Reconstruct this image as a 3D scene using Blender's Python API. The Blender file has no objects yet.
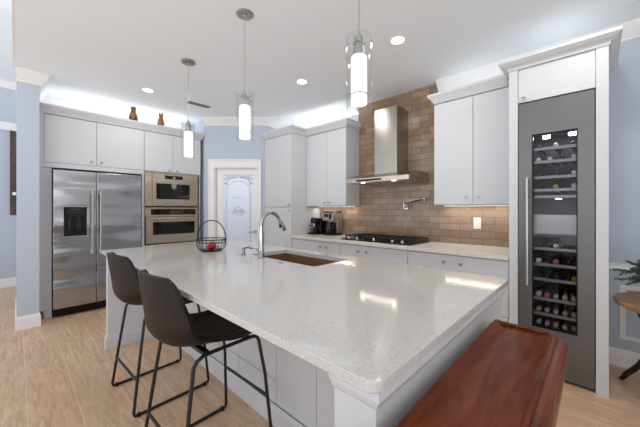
import bpy, bmesh, math, random
from mathutils import Vector, Matrix
random.seed(7)
C = bpy.context.scene.collection
S = bpy.context.scene
PI = math.pi

# ------------------------------------------------------------------ camera, world, exposure
H = 1.28
YAW = math.radians(46.35)                       # from +Y towards +X
FW = Vector((math.sin(YAW), math.cos(YAW), 0)); RT = Vector((math.cos(YAW), -math.sin(YAW), 0))
cd = bpy.data.cameras.new('camera'); cam = bpy.data.objects.new('camera', cd); C.objects.link(cam)
cam.location = (0, 0, H); cam.rotation_euler = (PI/2, 0, -YAW)
cd.sensor_width = 36; cd.lens = 290/640*36; cd.shift_y = -4.5/640; cd.clip_start = 0.02
S.camera = cam
S.view_settings.view_transform = 'Standard'; S.view_settings.look = 'None'
S.view_settings.exposure = 0.18; S.view_settings.gamma = 1; S.view_settings.use_curve_mapping = False
w = bpy.data.worlds.new('world'); S.world = w; w.use_nodes = True
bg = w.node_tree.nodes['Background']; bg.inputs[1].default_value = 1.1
_n = w.node_tree.nodes; _l = w.node_tree.links                  # overcast sky above, brighter half added below the horizon to light the ceiling
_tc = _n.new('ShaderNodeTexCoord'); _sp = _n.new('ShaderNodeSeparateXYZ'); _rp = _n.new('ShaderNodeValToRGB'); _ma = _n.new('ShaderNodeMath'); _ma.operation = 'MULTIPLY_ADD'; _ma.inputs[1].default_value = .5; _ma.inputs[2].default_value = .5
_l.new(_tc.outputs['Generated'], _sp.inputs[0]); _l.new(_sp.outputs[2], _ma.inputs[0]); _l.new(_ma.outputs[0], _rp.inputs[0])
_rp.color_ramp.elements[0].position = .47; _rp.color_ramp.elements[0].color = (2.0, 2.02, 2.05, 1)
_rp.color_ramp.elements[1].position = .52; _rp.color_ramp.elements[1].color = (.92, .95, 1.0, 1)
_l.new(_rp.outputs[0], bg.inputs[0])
S.cycles.max_bounces = 10; S.cycles.diffuse_bounces = 6; S.cycles.glossy_bounces = 4
S.cycles.transmission_bounces = 8; S.cycles.transparent_max_bounces = 16; S.cycles.sample_clamp_indirect = 4
CAN_W = 4.0; COVE_W = 3.0; UNDER_W = 1.1; PEND_E = 6.0

# ------------------------------------------------------------------ materials
def lin(c):
    return tuple(((v/255/12.92) if v/255 <= .04045 else ((v/255+.055)/1.055)**2.4) for v in c)
def mat(name, rgb, rough=.5, metal=0, spec=.5, coat=0, emit=None, es=0, aniso=0):
    m = bpy.data.materials.new(name); m.use_nodes = True
    b = m.node_tree.nodes['Principled BSDF']
    b.inputs['Base Color'].default_value = (*lin(rgb), 1); b.inputs['Roughness'].default_value = rough
    b.inputs['Metallic'].default_value = metal; b.inputs['Specular IOR Level'].default_value = spec
    b.inputs['Coat Weight'].default_value = coat; b.inputs['Anisotropic'].default_value = aniso
    if emit: b.inputs['Emission Color'].default_value = (*lin(emit), 1); b.inputs['Emission Strength'].default_value = es
    return m
class NT:
    def __init__(s, m): s.m = m; s.t = m.node_tree; s.b = s.t.nodes['Principled BSDF']
    def n(s, typ, **kw):
        x = s.t.nodes.new(typ)
        for k, v in kw.items():
            if k in x.inputs: x.inputs[k].default_value = v
            else: setattr(x, k, v)
        return x
    def l(s, a, b): s.t.links.new(a, b)
    def coord(s, scale=(1, 1, 1)):
        c = s.n('ShaderNodeTexCoord'); mp = s.n('ShaderNodeMapping'); mp.inputs['Scale'].default_value = scale
        s.l(c.outputs['Object'], mp.inputs[0]); return mp.outputs[0]
    def ramp(s, fac, stops):
        r = s.n('ShaderNodeValToRGB'); e = r.color_ramp.elements
        while len(e) < len(stops): e.new(.5)
        for el, (p, c) in zip(e, stops): el.position = p; el.color = (*c, 1)
        s.l(fac, r.inputs[0]); return r.outputs[0]
    def bump(s, h, strength=.2, dist=.01):
        b = s.n('ShaderNodeBump', Strength=strength, Distance=dist); s.l(h, b.inputs['Height']); s.l(b.outputs[0], s.b.inputs['Normal'])
    def mix(s, fac, a, b, blend='MIX'):
        x = s.n('ShaderNodeMix', data_type='RGBA', blend_type=blend)
        for v, i in ((fac, 0), (a, 6), (b, 7)):
            if isinstance(v, (int, float)): x.inputs[i].default_value = v
            elif isinstance(v, tuple): x.inputs[i].default_value = (*v, 1)
            else: s.l(v, x.inputs[i])
        return x.outputs[2]
def painted(name, rgb, rough=.6, spec=.4):
    m = mat(name, rgb, rough, spec=spec); q = NT(m)
    nz = q.n('ShaderNodeTexNoise', Scale=140.0, Detail=2.0); q.l(q.coord(), nz.inputs[0]); q.bump(nz.outputs[0], .05, .002)
    return m
M = {}
M['ceiling'] = painted('ceiling_paint', (240, 246, 251), .9, .2)
M['blue'] = painted('pale_blue_wall_paint', (190, 200, 214), .75, .3)
M['white_wall'] = painted('white_wall_paint', (235, 235, 235), .8, .3)
M['trim'] = painted('white_trim_paint', (238, 238, 238), .4)
M['cab'] = mat('white_lacquer', (210, 212, 215), .45, spec=.35)
M['cabin'] = mat('cabinet_interior', (215, 215, 216), .5)
M['black'] = mat('black_plastic', (11, 11, 12), .3, spec=.3)
M['gloss_black'] = mat('black_glass', (6, 6, 7), .06)
M['iron'] = mat('cast_iron', (24, 24, 25), .55)
M['black_metal'] = mat('black_powder_coat', (20, 20, 21), .4)
M['chrome'] = mat('chrome', (186, 188, 192), .1, 1)
M['nickel'] = mat('brushed_nickel', (180, 178, 174), .28, 1)
M['white_plastic'] = mat('white_plastic', (242, 242, 240), .35)
M['dark_bronze'] = mat('dark_bronze', (44, 38, 34), .5, .3)
M['grey_interior'] = mat('cooler_interior', (40, 41, 43), .5)
M['shelf_metal'] = mat('shelf_front_metal', (176, 176, 174), .32, .7)
M['bottle'] = mat('dark_bottle_glass', (16, 18, 14), .1)
M['bottle_green'] = mat('green_bottle_glass', (34, 62, 30), .1)
M['capsule_pale'] = mat('pale_capsule', (205, 196, 182), .4)
M['capsule_gold'] = mat('gold_capsule', (190, 150, 70), .35, .6)
M['capsule_pink'] = mat('pink_capsule', (214, 120, 135), .4)
M['capsule_white'] = mat('white_capsule', (232, 232, 230), .4)
M['capsule_dark'] = mat('black_capsule', (36, 30, 32), .4)
M['red'] = mat('red_skin', (214, 34, 30), .3)
M['stem'] = mat('green_stem', (70, 90, 40), .6)
M['leaf'] = mat('dark_needles', (44, 66, 50), .6)
M['soil'] = mat('soil', (50, 38, 30), .9)
M['pot'] = mat('grey_ceramic', (190, 190, 188), .4)
M['grille'] = mat('vent_grey', (128, 128, 128), .5)
M['grout_grey'] = mat('dark_gap', (60, 60, 62), .8)
M['lens'] = mat('lamp_lens', (255, 255, 255), .4, emit=(255, 250, 240), es=9)
M['ledstrip'] = mat('led_strip', (255, 255, 255), .4, emit=(255, 246, 232), es=1.6)
M['led'] = mat('led_chip', (255, 255, 255), .4, emit=(240, 246, 255), es=14)
M['diffuser'] = mat('opal_diffuser', (255, 252, 245), .4, emit=(255, 247, 232), es=1.1)
M['knob'] = M['nickel']; M['sink_bronze'] = mat('bronze_steel', (150, 118, 92), .4, .6)

def steel(name, rgb, rough, wav=0.0, brush=(1, 1, 60)):
    m = mat(name, rgb, rough, 1); q = NT(m)
    nz = q.n('ShaderNodeTexNoise', Scale=12.0, Detail=3.0); q.l(q.coord(brush), nz.inputs[0])
    if wav:
        n2 = q.n('ShaderNodeTexNoise', Scale=1.0, Detail=1.0); q.l(q.coord((.8, .8, 3.2)), n2.inputs[0])
        a = q.n('ShaderNodeMath', operation='MULTIPLY'); a.inputs[1].default_value = wav; q.l(n2.outputs[0], a.inputs[0])
        b = q.n('ShaderNodeMath', operation='MULTIPLY_ADD'); b.inputs[1].default_value = .004; q.l(nz.outputs[0], b.inputs[0]); q.l(a.outputs[0], b.inputs[2])
        q.bump(b.outputs[0], .35, .05)
    else: q.bump(nz.outputs[0], .03, .003)
    return m
M['steel'] = steel('stainless_steel', (176, 179, 184), .17, 4.0)
M['steel_plain'] = steel('brushed_stainless', (182, 180, 177), .3)
M['steel_warm'] = steel('brushed_stainless_oven', (200, 187, 168), .24, .8)
M['steel_dark'] = steel('brushed_stainless_cooler', (122, 122, 122), .5, brush=(60, 60, 1))
M['hood_steel'] = steel('brushed_stainless_hood', (168, 163, 156), .24, brush=(60, 60, 1))
_q = NT(M['hood_steel']); _q.b.inputs['Anisotropic'].default_value = .6; _tg = _q.n('ShaderNodeTangent', direction_type='RADIAL', axis='Z'); _q.l(_tg.outputs[0], _q.b.inputs['Tangent']); _q.b.inputs['Anisotropic Rotation'].default_value = .25

def quartz(name, a, b, rough):
    m = mat(name, a, rough, spec=.5); q = NT(m); co = q.coord()
    v = q.n('ShaderNodeTexVoronoi', Scale=420.0); q.l(co, v.inputs['Vector'])
    spk = q.ramp(v.outputs['Color'], [(0.0, (1, 1, 1)), (.16, (1, 1, 1)), (.22, (0, 0, 0)), (1, (0, 0, 0))])
    n = q.n('ShaderNodeTexNoise', Scale=60.0, Detail=5.0); q.l(co, n.inputs[0])
    base = q.mix(n.outputs[0], lin(a), lin(tuple(c-14 for c in a)))
    v2 = q.n('ShaderNodeTexVoronoi', Scale=300.0); q.l(co, v2.inputs['Vector'])
    lt = q.ramp(v2.outputs['Color'], [(0, (0, 0, 0)), (.86, (0, 0, 0)), (.9, (1, 1, 1)), (1, (1, 1, 1))])
    c1 = q.mix(spk, base, lin(b)); c2 = q.mix(lt, c1, lin(tuple(min(255, c+12) for c in a)))
    q.l(c2, q.b.inputs['Base Color']); return m
M['quartz'] = quartz('speckled_quartz', (208, 205, 201), (172, 165, 158), .09)
M['cream_stone'] = quartz('cream_stone', (230, 227, 219), (208, 200, 190), .2)

def tile_mat():
    m = mat('taupe_glass_tile', (150, 128, 108), .16, spec=.6); q = NT(m)
    c = q.n('ShaderNodeTexCoord'); sp = q.n('ShaderNodeSeparateXYZ'); cb = q.n('ShaderNodeCombineXYZ')
    q.l(c.outputs['Object'], sp.inputs[0]); au = q.n('ShaderNodeMath', operation='ADD'); au.inputs[1].default_value = -.751+.114+10*.228; q.l(sp.outputs[1], au.inputs[0])
    av = q.n('ShaderNodeMath', operation='ADD'); av.inputs[1].default_value = -.965+20*.0762; q.l(sp.outputs[2], av.inputs[0])
    q.l(au.outputs[0], cb.inputs[0]); q.l(av.outputs[0], cb.inputs[1])
    br = q.n('ShaderNodeTexBrick', Scale=1.0); q.l(cb.outputs[0], br.inputs['Vector'])
    br.inputs['Color1'].default_value = (*lin((160, 136, 113)), 1); br.inputs['Color2'].default_value = (*lin((134, 110, 90)), 1)
    br.inputs['Mortar'].default_value = (*lin((104, 88, 74)), 1)
    br.inputs['Brick Width'].default_value = .228; br.inputs['Row Height'].default_value = .0762
    br.inputs['Mortar Size'].default_value = .0026; br.inputs['Mortar Smooth'].default_value = .1
    n = q.n('ShaderNodeTexNoise', Scale=9.0, Detail=4.0); q.l(c.outputs['Object'], n.inputs[0])
    q.l(q.mix(.25, br.outputs[0], n.outputs[0], 'OVERLAY'), q.b.inputs['Base Color'])
    iv = q.n('ShaderNodeMath', operation='SUBTRACT'); iv.inputs[0].default_value = 1; q.l(br.outputs['Fac'], iv.inputs[1])
    q.bump(iv.outputs[0], .5, .003); return m
M['tile'] = tile_mat()

def floor_mat():
    m = mat('wood_look_plank_tile', (200, 165, 135), .3, spec=.4); q = NT(m)
    c = q.n('ShaderNodeTexCoord'); sp = q.n('ShaderNodeSeparateXYZ'); cb = q.n('ShaderNodeCombineXYZ')
    q.l(c.outputs['Object'], sp.inputs[0]); q.l(sp.outputs[1], cb.inputs[0])
    ad = q.n('ShaderNodeMath', operation='ADD'); ad.inputs[1].default_value = 10*.235-.05; q.l(sp.outputs[0], ad.inputs[0]); q.l(ad.outputs[0], cb.inputs[1])
    br = q.n('ShaderNodeTexBrick', Scale=1.0, offset=.37); q.l(cb.outputs[0], br.inputs['Vector'])
    br.inputs['Color1'].default_value = (*lin((222, 190, 160)), 1); br.inputs['Color2'].default_value = (*lin((205, 170, 138)), 1)
    br.inputs['Mortar'].default_value = (*lin((214, 188, 162)), 1)
    br.inputs['Brick Width'].default_value = 1.2; br.inputs['Row Height'].default_value = .235
    br.inputs['Mortar Size'].default_value = .0022; br.inputs['Mortar Smooth'].default_value = .2
    mp = q.n('ShaderNodeMapping'); mp.inputs['Scale'].default_value = (9, 1.1, 1); q.l(c.outputs['Object'], mp.inputs[0])
    n = q.n('ShaderNodeTexNoise', Scale=3.2, Detail=7.0, Roughness=.62, Distortion=1.2); q.l(mp.outputs[0], n.inputs[0])
    g = q.ramp(n.outputs[0], [(.25, lin((140, 102, 74))), (.5, lin((208, 170, 134))), (.75, lin((236, 210, 182)))])
    n2 = q.n('ShaderNodeTexNoise', Scale=2.2, Detail=2.0); q.l(c.outputs['Object'], n2.inputs[0])
    base = q.mix(.6, br.outputs[0], g)
    base = q.mix(q.ramp(n2.outputs[0], [(.42, (0, 0, 0)), (.75, (.5, .5, .5))]), base, lin((190, 150, 118)))
    base = q.mix(br.outputs['Fac'], base, lin((224, 198, 170)))
    q.l(base, q.b.inputs['Base Color'])
    iv = q.n('ShaderNodeMath', operation='SUBTRACT'); iv.inputs[0].default_value = 1; q.l(br.outputs['Fac'], iv.inputs[1])
    q.bump(iv.outputs[0], .3, .002); return m
M['floor'] = floor_mat()

def wood(name, dark, light, scale=(1, 8, 8), rough=.3, coat=0, s=3.0):
    m = mat(name, light, rough, coat=coat); q = NT(m)
    n = q.n('ShaderNodeTexNoise', Scale=s, Detail=8.0, Roughness=.6, Distortion=1.5); q.l(q.coord(scale), n.inputs[0])
    q.l(q.ramp(n.outputs[0], [(.28, lin(dark)), (.7, lin(light))]), q.b.inputs['Base Color']); return m
M['cherry'] = wood('polished_cherry', (74, 30, 10), (118, 58, 28), (1.0, 6, 6), .17, 0)
M['cherry'].node_tree.nodes['Principled BSDF'].inputs['Specular IOR Level'].default_value = .12
M['table_wood'] = wood('rustic_wood', (116, 80, 54), (186, 142, 106), (6, 1.5, 6), .5)
M['old_wood'] = wood('weathered_wood', (52, 44, 40), (104, 92, 84), (8, 8, 1), .7)
M['figure_wood'] = wood('carved_wood', (96, 50, 18), (186, 126, 66), (20, 20, 8), .45)
M['figure_dark'] = wood('dark_carved_wood', (60, 30, 12), (104, 58, 26), (20, 20, 8), .45)

def leather():
    m = mat('brown_leather', (50, 40, 34), .5, spec=.3); q = NT(m)
    v = q.n('ShaderNodeTexVoronoi', Scale=420.0); q.l(q.coord(), v.inputs['Vector'])
    n = q.n('ShaderNodeTexNoise', Scale=7.0, Detail=4.0); q.l(q.coord(), n.inputs[0])
    q.l(q.ramp(n.outputs[0], [(.3, lin((24, 18, 14))), (.7, lin((36, 27, 21)))]), q.b.inputs['Base Color'])
    q.bump(v.outputs['Distance'], .12, .002); return m
M['leather'] = leather()

def glass(name, tint=(1, 1, 1), refl=.5, rough=.02):
    m = bpy.data.materials.new(name); m.use_nodes = True; t = m.node_tree; t.nodes.clear()
    o = t.nodes.new('ShaderNodeOutputMaterial'); mx = t.nodes.new('ShaderNodeMixShader')
    tr = t.nodes.new('ShaderNodeBsdfTransparent'); gl = t.nodes.new('ShaderNodeBsdfGlossy'); fr = t.nodes.new('ShaderNodeLayerWeight'); pw = t.nodes.new('ShaderNodeMath'); pw.operation = 'POWER'; pw.inputs[1].default_value = 3; ma = t.nodes.new('ShaderNodeMath'); ma.operation = 'MULTIPLY_ADD'; ma.inputs[1].default_value = .35; ma.inputs[2].default_value = .03*refl*2
    tr.inputs[0].default_value = (*tint, 1); gl.inputs['Roughness'].default_value = rough; t.links.new(fr.outputs['Facing'], pw.inputs[0]); t.links.new(pw.outputs[0], ma.inputs[0])
    t.links.new(ma.outputs[0], mx.inputs[0]); t.links.new(tr.outputs[0], mx.inputs[1]); t.links.new(gl.outputs[0], mx.inputs[2]); t.links.new(mx.outputs[0], o.inputs[0])
    return m
M['glass'] = glass('clear_glass', (.97, .98, .98))
M['dark_glass'] = glass('tinted_glass', (.8, .8, .82), .35)
def frosted():
    m = mat('frosted_glass', (240, 242, 244), .35); q = NT(m)
    tl = q.n('ShaderNodeBsdfTranslucent'); tl.inputs[0].default_value = (*lin((232, 238, 248)), 1)
    mx = q.n('ShaderNodeMixShader'); mx.inputs[0].default_value = .5
    q.l(q.b.outputs[0], mx.inputs[1]); q.l(tl.outputs[0], mx.inputs[2]); q.l(mx.outputs[0], q.t.nodes['Material Output'].inputs[0]); return m
M['frosted'] = frosted()
M['etch'] = mat('etched_glass', (160, 165, 170), .5)
M['etch_light'] = mat('etched_glass_clear', (206, 210, 216), .5)

# ------------------------------------------------------------------ mesh helpers
class MB:
    def __init__(s): s.b = bmesh.new()
    def merge(s, t, xf=None):
        if xf is not None: bmesh.ops.transform(t, matrix=xf, verts=t.verts)
        me = bpy.data.meshes.new('tmp'); t.to_mesh(me); t.free(); s.b.from_mesh(me); bpy.data.meshes.remove(me); return s
    def box(s, x0, x1, y0, y1, z0, z1, bev=0, seg=2, xf=None):
        t = bmesh.new(); bmesh.ops.create_cube(t, size=1)
        for v in t.verts: v.co = Vector(((x0+x1)/2+v.co.x*(x1-x0), (y0+y1)/2+v.co.y*(y1-y0), (z0+z1)/2+v.co.z*(z1-z0)))
        if bev: bmesh.ops.bevel(t, geom=t.edges[:], offset=bev, segments=seg, profile=.5, affect='EDGES')
        return s.merge(t, xf)
    def cyl(s, p0, p1, r, r2=None, seg=20, cap=True, xf=None):
        p0 = Vector(p0); p1 = Vector(p1); d = p1-p0; t = bmesh.new()
        bmesh.ops.create_cone(t, cap_ends=cap, segments=seg, radius1=r, radius2=r if r2 is None else r2, depth=d.length)
        q = d.to_track_quat('Z', 'Y').to_matrix().to_4x4(); q.translation = (p0+p1)/2
        bmesh.ops.transform(t, matrix=q, verts=t.verts); return s.merge(t, xf)
    def sph(s, c, r, sc=(1, 1, 1), seg=16, xf=None):
        t = bmesh.new(); bmesh.ops.create_uvsphere(t, u_segments=seg, v_segments=max(6, seg*2//3), radius=r)
        for v in t.verts: v.co = Vector((c[0]+v.co.x*sc[0], c[1]+v.co.y*sc[1], c[2]+v.co.z*sc[2]))
        return s.merge(t, xf)
    def tube(s, pts, r, seg=10, closed=False, xf=None):
        P = [Vector(p) for p in pts]; n = len(P); t = bmesh.new(); rings = []
        rr = r if isinstance(r, (list, tuple)) else [r]*n
        prev = None
        for i in range(n):
            if closed: d = P[(i+1) % n]-P[i-1]
            else: d = P[min(i+1, n-1)]-P[max(i-1, 0)]
            d.normalize()
            if prev is None: a = d.orthogonal().normalized()
            else:
                a = prev-d*prev.dot(d); a = a.normalized() if a.length > 1e-6 else d.orthogonal().normalized()
            prev = a; b = d.cross(a)
            rings.append([t.verts.new(P[i]+(a*math.cos(2*PI*k/seg)+b*math.sin(2*PI*k/seg))*rr[i]) for k in range(seg)])
        for i in range(n if closed else n-1):
            A = rings[i]; B = rings[(i+1) % n]
            for k in range(seg): t.faces.new((A[k], A[(k+1) % seg], B[(k+1) % seg], B[k]))
        if not closed: t.faces.new(rings[0][::-1]); t.faces.new(rings[-1])
        return s.merge(t, xf)
    def lathe(s, prof, c=(0, 0, 0), seg=28, xf=None):
        t = bmesh.new(); R = []
        for (r, z) in prof:
            if r < 1e-5: R.append([t.verts.new((c[0], c[1], c[2]+z))])
            else: R.append([t.verts.new((c[0]+r*math.cos(2*PI*k/seg), c[1]+r*math.sin(2*PI*k/seg), c[2]+z)) for k in range(seg)])
        for A, B in zip(R, R[1:]):
            for k in range(seg):
                f = [A[k % len(A)], A[(k+1) % seg % len(A)], B[(k+1) % seg % len(B)], B[k % len(B)]]
                f = list(dict.fromkeys(f))
                if len(f) > 2: t.faces.new(f)
        return s.merge(t, xf)
    def frame(s, x0, x1, z0, z1, hx0, hx1, hz0, hz1, y0, y1, xf=None):
        """upright rectangular plate with a rectangular hole, one mesh"""
        t = bmesh.new(); O = [(x0, z0), (x1, z0), (x1, z1), (x0, z1)]; I = [(hx0, hz0), (hx1, hz0), (hx1, hz1), (hx0, hz1)]
        V = [[t.verts.new((p[0], y, p[1])) for p in L] for y in (y0, y1) for L in (O, I)]
        for k in range(4):
            n = (k+1) % 4
            t.faces.new((V[0][k], V[0][n], V[1][n], V[1][k])); t.faces.new((V[2][k], V[3][k], V[3][n], V[2][n]))
            t.faces.new((V[0][k], V[2][k], V[2][n], V[0][n])); t.faces.new((V[1][k], V[1][n], V[3][n], V[3][k]))
        bmesh.ops.recalc_face_normals(t, faces=t.faces)
        ed = [e for e in t.edges if len({round(v.co.y, 5) for v in e.verts}) == 1 and (e.calc_face_angle(0) > .5)]
        bmesh.ops.bevel(t, geom=ed, offset=.003, segments=2, profile=.5, affect='EDGES')
        return s.merge(t, xf)
    def prism(s, poly, axis, a0, a1, xf=None):
        """poly of 2D points; axis 'x': (y,z), 'y': (x,z), 'z': (x,y)"""
        def P(p, a): return {'x': (a, p[0], p[1]), 'y': (p[0], a, p[1]), 'z': (p[0], p[1], a)}[axis]
        t = bmesh.new(); A = [t.verts.new(P(p, a0)) for p in poly]; B = [t.verts.new(P(p, a1)) for p in poly]; n = len(poly)
        t.faces.new(A); t.faces.new(B[::-1])
        for k in range(n): t.faces.new((A[k], B[k], B[(k+1) % n], A[(k+1) % n]))
        bmesh.ops.recalc_face_normals(t, faces=t.faces); return s.merge(t, xf)
    def sweep(s, prof, path, side=1, closed=False, xf=None):
        """prof: (d, z) with d outward to the side of the path (+1 = to its left); mitred horizontal sweep"""
        P = [Vector((p[0], p[1], 0)) for p in path]; n = len(P); t = bmesh.new(); R = []
        for i in range(n):
            ds = []
            if closed or i > 0: ds.append((P[i]-P[i-1]).normalized())
            if closed or i < n-1: ds.append((P[(i+1) % n]-P[i]).normalized())
            ns = [Vector((-d.y, d.x, 0))*side for d in ds]
            m = sum(ns, Vector()); m.normalize(); k = 1/max(.2, m.dot(ns[0]))
            R.append([t.verts.new((P[i].x+m.x*k*d, P[i].y+m.y*k*d, z)) for d, z in prof])
        for i in range(n if closed else n-1):
            A = R[i]; B = R[(i+1) % n]
            for k in range(len(prof)): t.faces.new((A[k], A[(k+1) % len(prof)], B[(k+1) % len(prof)], B[k]))
        if not closed: t.faces.new(R[0]); t.faces.new(R[-1])
        bmesh.ops.recalc_face_normals(t, faces=t.faces); return s.merge(t, xf)
    def build(s, name, m, parent=None, ang=35, fix=True):
        if fix: bmesh.ops.recalc_face_normals(s.b, faces=s.b.faces)
        me = bpy.data.meshes.new(name); s.b.to_mesh(me); s.b.free()
        me.materials.append(m); me.shade_smooth(); me.set_sharp_from_angle(angle=math.radians(ang))
        o = bpy.data.objects.new(name, me); C.objects.link(o)
        if parent is not None: o.parent = parent
        wn = o.modifiers.new('weighted_normal', 'WEIGHTED_NORMAL'); wn.keep_sharp = True; wn.weight = 100
        return o
def tag(o, label, cat, group=None):
    o['label'] = label; o['category'] = cat
    if group: o['group'] = group
    return o
def thing(name, label, cat, loc=(0, 0, 0), rz=0, group=None):
    o = bpy.data.objects.new(name, None); C.objects.link(o); o.empty_display_size = .1
    o.location = loc; o.rotation_euler = (0, 0, rz); return tag(o, label, cat, group)
def struct(mb, name, m, label=None, cat=None):
    o = mb.build(name, m); o['kind'] = 'structure'
    o['label'] = label or name.replace('_', ' '); o['category'] = cat or name.split('_')[0]
    return o
def tree(o):
    return [o]+[d for c in o.children for d in tree(c)]
def copy_thing(root, loc, label, rz=None):
    def cp(o, par):
        c = o.copy(); C.objects.link(c)
        if par is not None: c.parent = par
        for ch in kids[o.name]: cp(ch, c)
        return c
    kids = {o.name: list(o.children) for o in tree(root)}
    r = cp(root, None); r.location = loc; r['label'] = label
    if rz is not None: r.rotation_euler[2] = rz
    return r
def area(name, loc, size, power, color=(1, .98, .96), rot=(0, 0, 0), parent=None, shape='RECTANGLE', spread=PI):
    l = bpy.data.lights.new(name, 'AREA'); l.energy = power; l.color = color; l.shape = shape
    l.size = size[0]
    if shape in ('RECTANGLE', 'ELLIPSE'): l.size_y = size[1]
    l.spread = spread
    o = bpy.data.objects.new(name, l); C.objects.link(o); o.location = loc; o.rotation_euler = rot
    if parent is not None: o.parent = parent
    return o

# ------------------------------------------------------------------ the room
ZC = 2.75            # kitchen ceiling
XW = 3.40            # range wall
YB = 5.28            # wall behind refrigerator
PM = Matrix(((RT.x, FW.x, 0, 0), (RT.y, FW.y, 0, 0), (0, 0, 1, 0), (0, 0, 0, 1)))     # frame of the diagonal pantry wall: (along, depth, z)
DD = 4.72
def dg(u, d): v = PM @ Vector((u, d, 0)); return (v.x, v.y)

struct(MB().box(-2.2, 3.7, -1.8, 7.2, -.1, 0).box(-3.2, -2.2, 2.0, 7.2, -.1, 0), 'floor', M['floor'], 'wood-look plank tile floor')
struct(MB().box(-.004, 3.7, -1.6, 5.5, ZC, ZC+.1), 'ceiling', M['ceiling'], 'flat pale grey kitchen ceiling')
struct(MB().box(-6, 3.0, 4.0, 7.2, 3.36, 3.46), 'ceiling_living', M['ceiling'], 'higher ceiling of the adjoining room')
struct(MB().box(-.022, -.004, -1.6, 4.42, ZC, 3.36), 'wall_soffit', M['white_wall'], 'white fascia where the kitchen ceiling ends')
struct(MB().box(XW, XW+.15, -4, 5.5, 0, ZC), 'wall_range', M['blue'], 'pale blue wall behind the range and side table')
struct(MB().box(.18, XW, YB, YB+.15, 0, ZC), 'wall_fridge', M['blue'], 'pale blue wall behind the refrigerator')
struct(MB().box(.004, .177, 4.42, YB+.15, 0, ZC), 'wall_pillar', M['blue'], 'pale blue wall end beside the refrigerator')
struct(MB().box(-6, 3.0, 7.0, 7.15, 0, 3.36), 'wall_living', M['blue'], 'pale blue far wall of the adjoining room')
struct(MB().box(.6, XW, -1.75, -1.6, 0, ZC), 'wall_near', M['white_wall'], 'unseen white wall added behind the viewpoint to block light')  # out of view, added to shade the range wall near the side table
# diagonal pantry wall with door opening
ud0, ud1, uo0, uo1, zo = -1.88, -.879, -1.717, -1.009, 1.955
mb = MB()
mb.box(ud0, uo0, DD, DD+.11, 0, ZC, xf=PM); mb.box(uo1, ud1, DD, DD+.11, 0, ZC, xf=PM); mb.box(uo0, uo1, DD, DD+.11, zo, ZC, xf=PM)
struct(mb, 'wall_pantry', M['blue'], 'pale blue diagonal wall around the pantry door')
pl = dg(ud0, DD); pr = dg(ud1, DD)
struct(MB().box(pr[0], XW, pr[1]+.01, pr[1]+.11, 0, ZC), 'wall_nook', M['blue'], 'short pale blue wall beyond the tall white cabinet')
struct(MB().box(pl[0], pl[0]+.10, pl[1]+.02, YB, 0, ZC), 'wall_stub', M['blue'], 'short wall at the end of the oven cabinet')
# tile
TY0, TY1 = 1.33, 2.46
mb = MB(); mb.box(XW-.012, XW, .52, 3.235, .897, 1.42); mb.box(XW-.012, XW, TY0-.06, TY1+.01, 1.42, ZC)
struct(mb, 'backsplash', M['tile'], 'taupe glass subway tile backsplash rising to the ceiling behind the hood', 'backsplash')

# crown profiles
def crown(p, h, z): return [(0, z), (p, z), (p, z-.12*h), (p*.86, z-.2*h), (p*.72, z-.42*h), (p*.4, z-.72*h), (p*.22, z-.8*h), (p*.2, z-.94*h), (p*.06, z-h), (0, z-h)]
def base(h=.14, t=.016): return [(0, 0), (t, 0), (t, h*.74), (t*.75, h*.8), (t*.6, h*.92), (t*.3, h), (0, h)]
struct(MB().sweep(crown(.09, .12, ZC), [(XW-.002, -4), (XW-.002, TY0)], 1), 'trim_1', M['trim'], 'white crown moulding above the wall cabinet beside the wine tower', 'crown moulding')
struct(MB().sweep(crown(.09, .12, ZC), [(XW-.002, TY1), (XW-.002, pr[1]+.01), (pr[0], pr[1]+.01), dg(ud1, DD), dg(ud0, DD)], 1), 'trim_2', M['trim'], 'white crown moulding above the pantry door and tall cabinet', 'crown moulding')
struct(MB().sweep(crown(.085, .125, ZC), [(pl[0], YB), (.18, YB), (.177, 4.42), (.004, 4.42)], 1), 'trim_3', M['trim'], 'white crown moulding above the refrigerator and around the pillar', 'crown moulding')
struct(MB().sweep(base(.14, .012), [(.177, 4.62), (.177, 4.42), (.004, 4.42), (.004, 5.43)], 1), 'baseboard_pillar', M['trim'], 'white baseboard around the pillar', 'baseboard')
struct(MB().sweep(base(), [(XW, -4), (XW, -.07)], 1), 'baseboard_range', M['trim'], 'white baseboard behind the side table', 'baseboard')
struct(MB().sweep(base(), [(-6, 7), (3, 7)], -1), 'baseboard_living', M['trim'], 'white baseboard of the far room', 'baseboard')
# chair rail and wainscot frames on the blue wall behind the side table
rail = [(0, .775), (.018, .78), (.028, .79), (.028, .80), (.018, .806), (.014, .818), (.02, .826), (0, .832)]
struct(MB().sweep(rail, [(XW, -4), (XW, -.07)], 1), 'trim_4', M['trim'], 'white chair rail behind the side table', 'chair rail')
mb = MB()
for y0, y1 in ((-1.0, -.135), (-2.0, -1.13)):
    for r in ((y0, y1, .63, .665), (y0, y1, .225, .26), (y0, y0+.035, .26, .63), (y1-.035, y1, .26, .63)):
        mb.box(XW-.014, XW, *r, .004)
struct(mb, 'trim_5', M['trim'], 'white wainscot frame moulding low on the blue wall', 'wainscot')
# mouldings of the far room
struct(MB().sweep(crown(.08, .1, 3.36), [(-6, 7), (3, 7)], -1), 'trim_6', M['trim'], 'white band moulding high on the far wall', 'moulding')
struct(MB().box(-6, .3, 6.955, 7.0, 2.57, 2.70, .01), 'trim_7', M['trim'], 'white header trim on the far wall', 'moulding')

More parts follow.
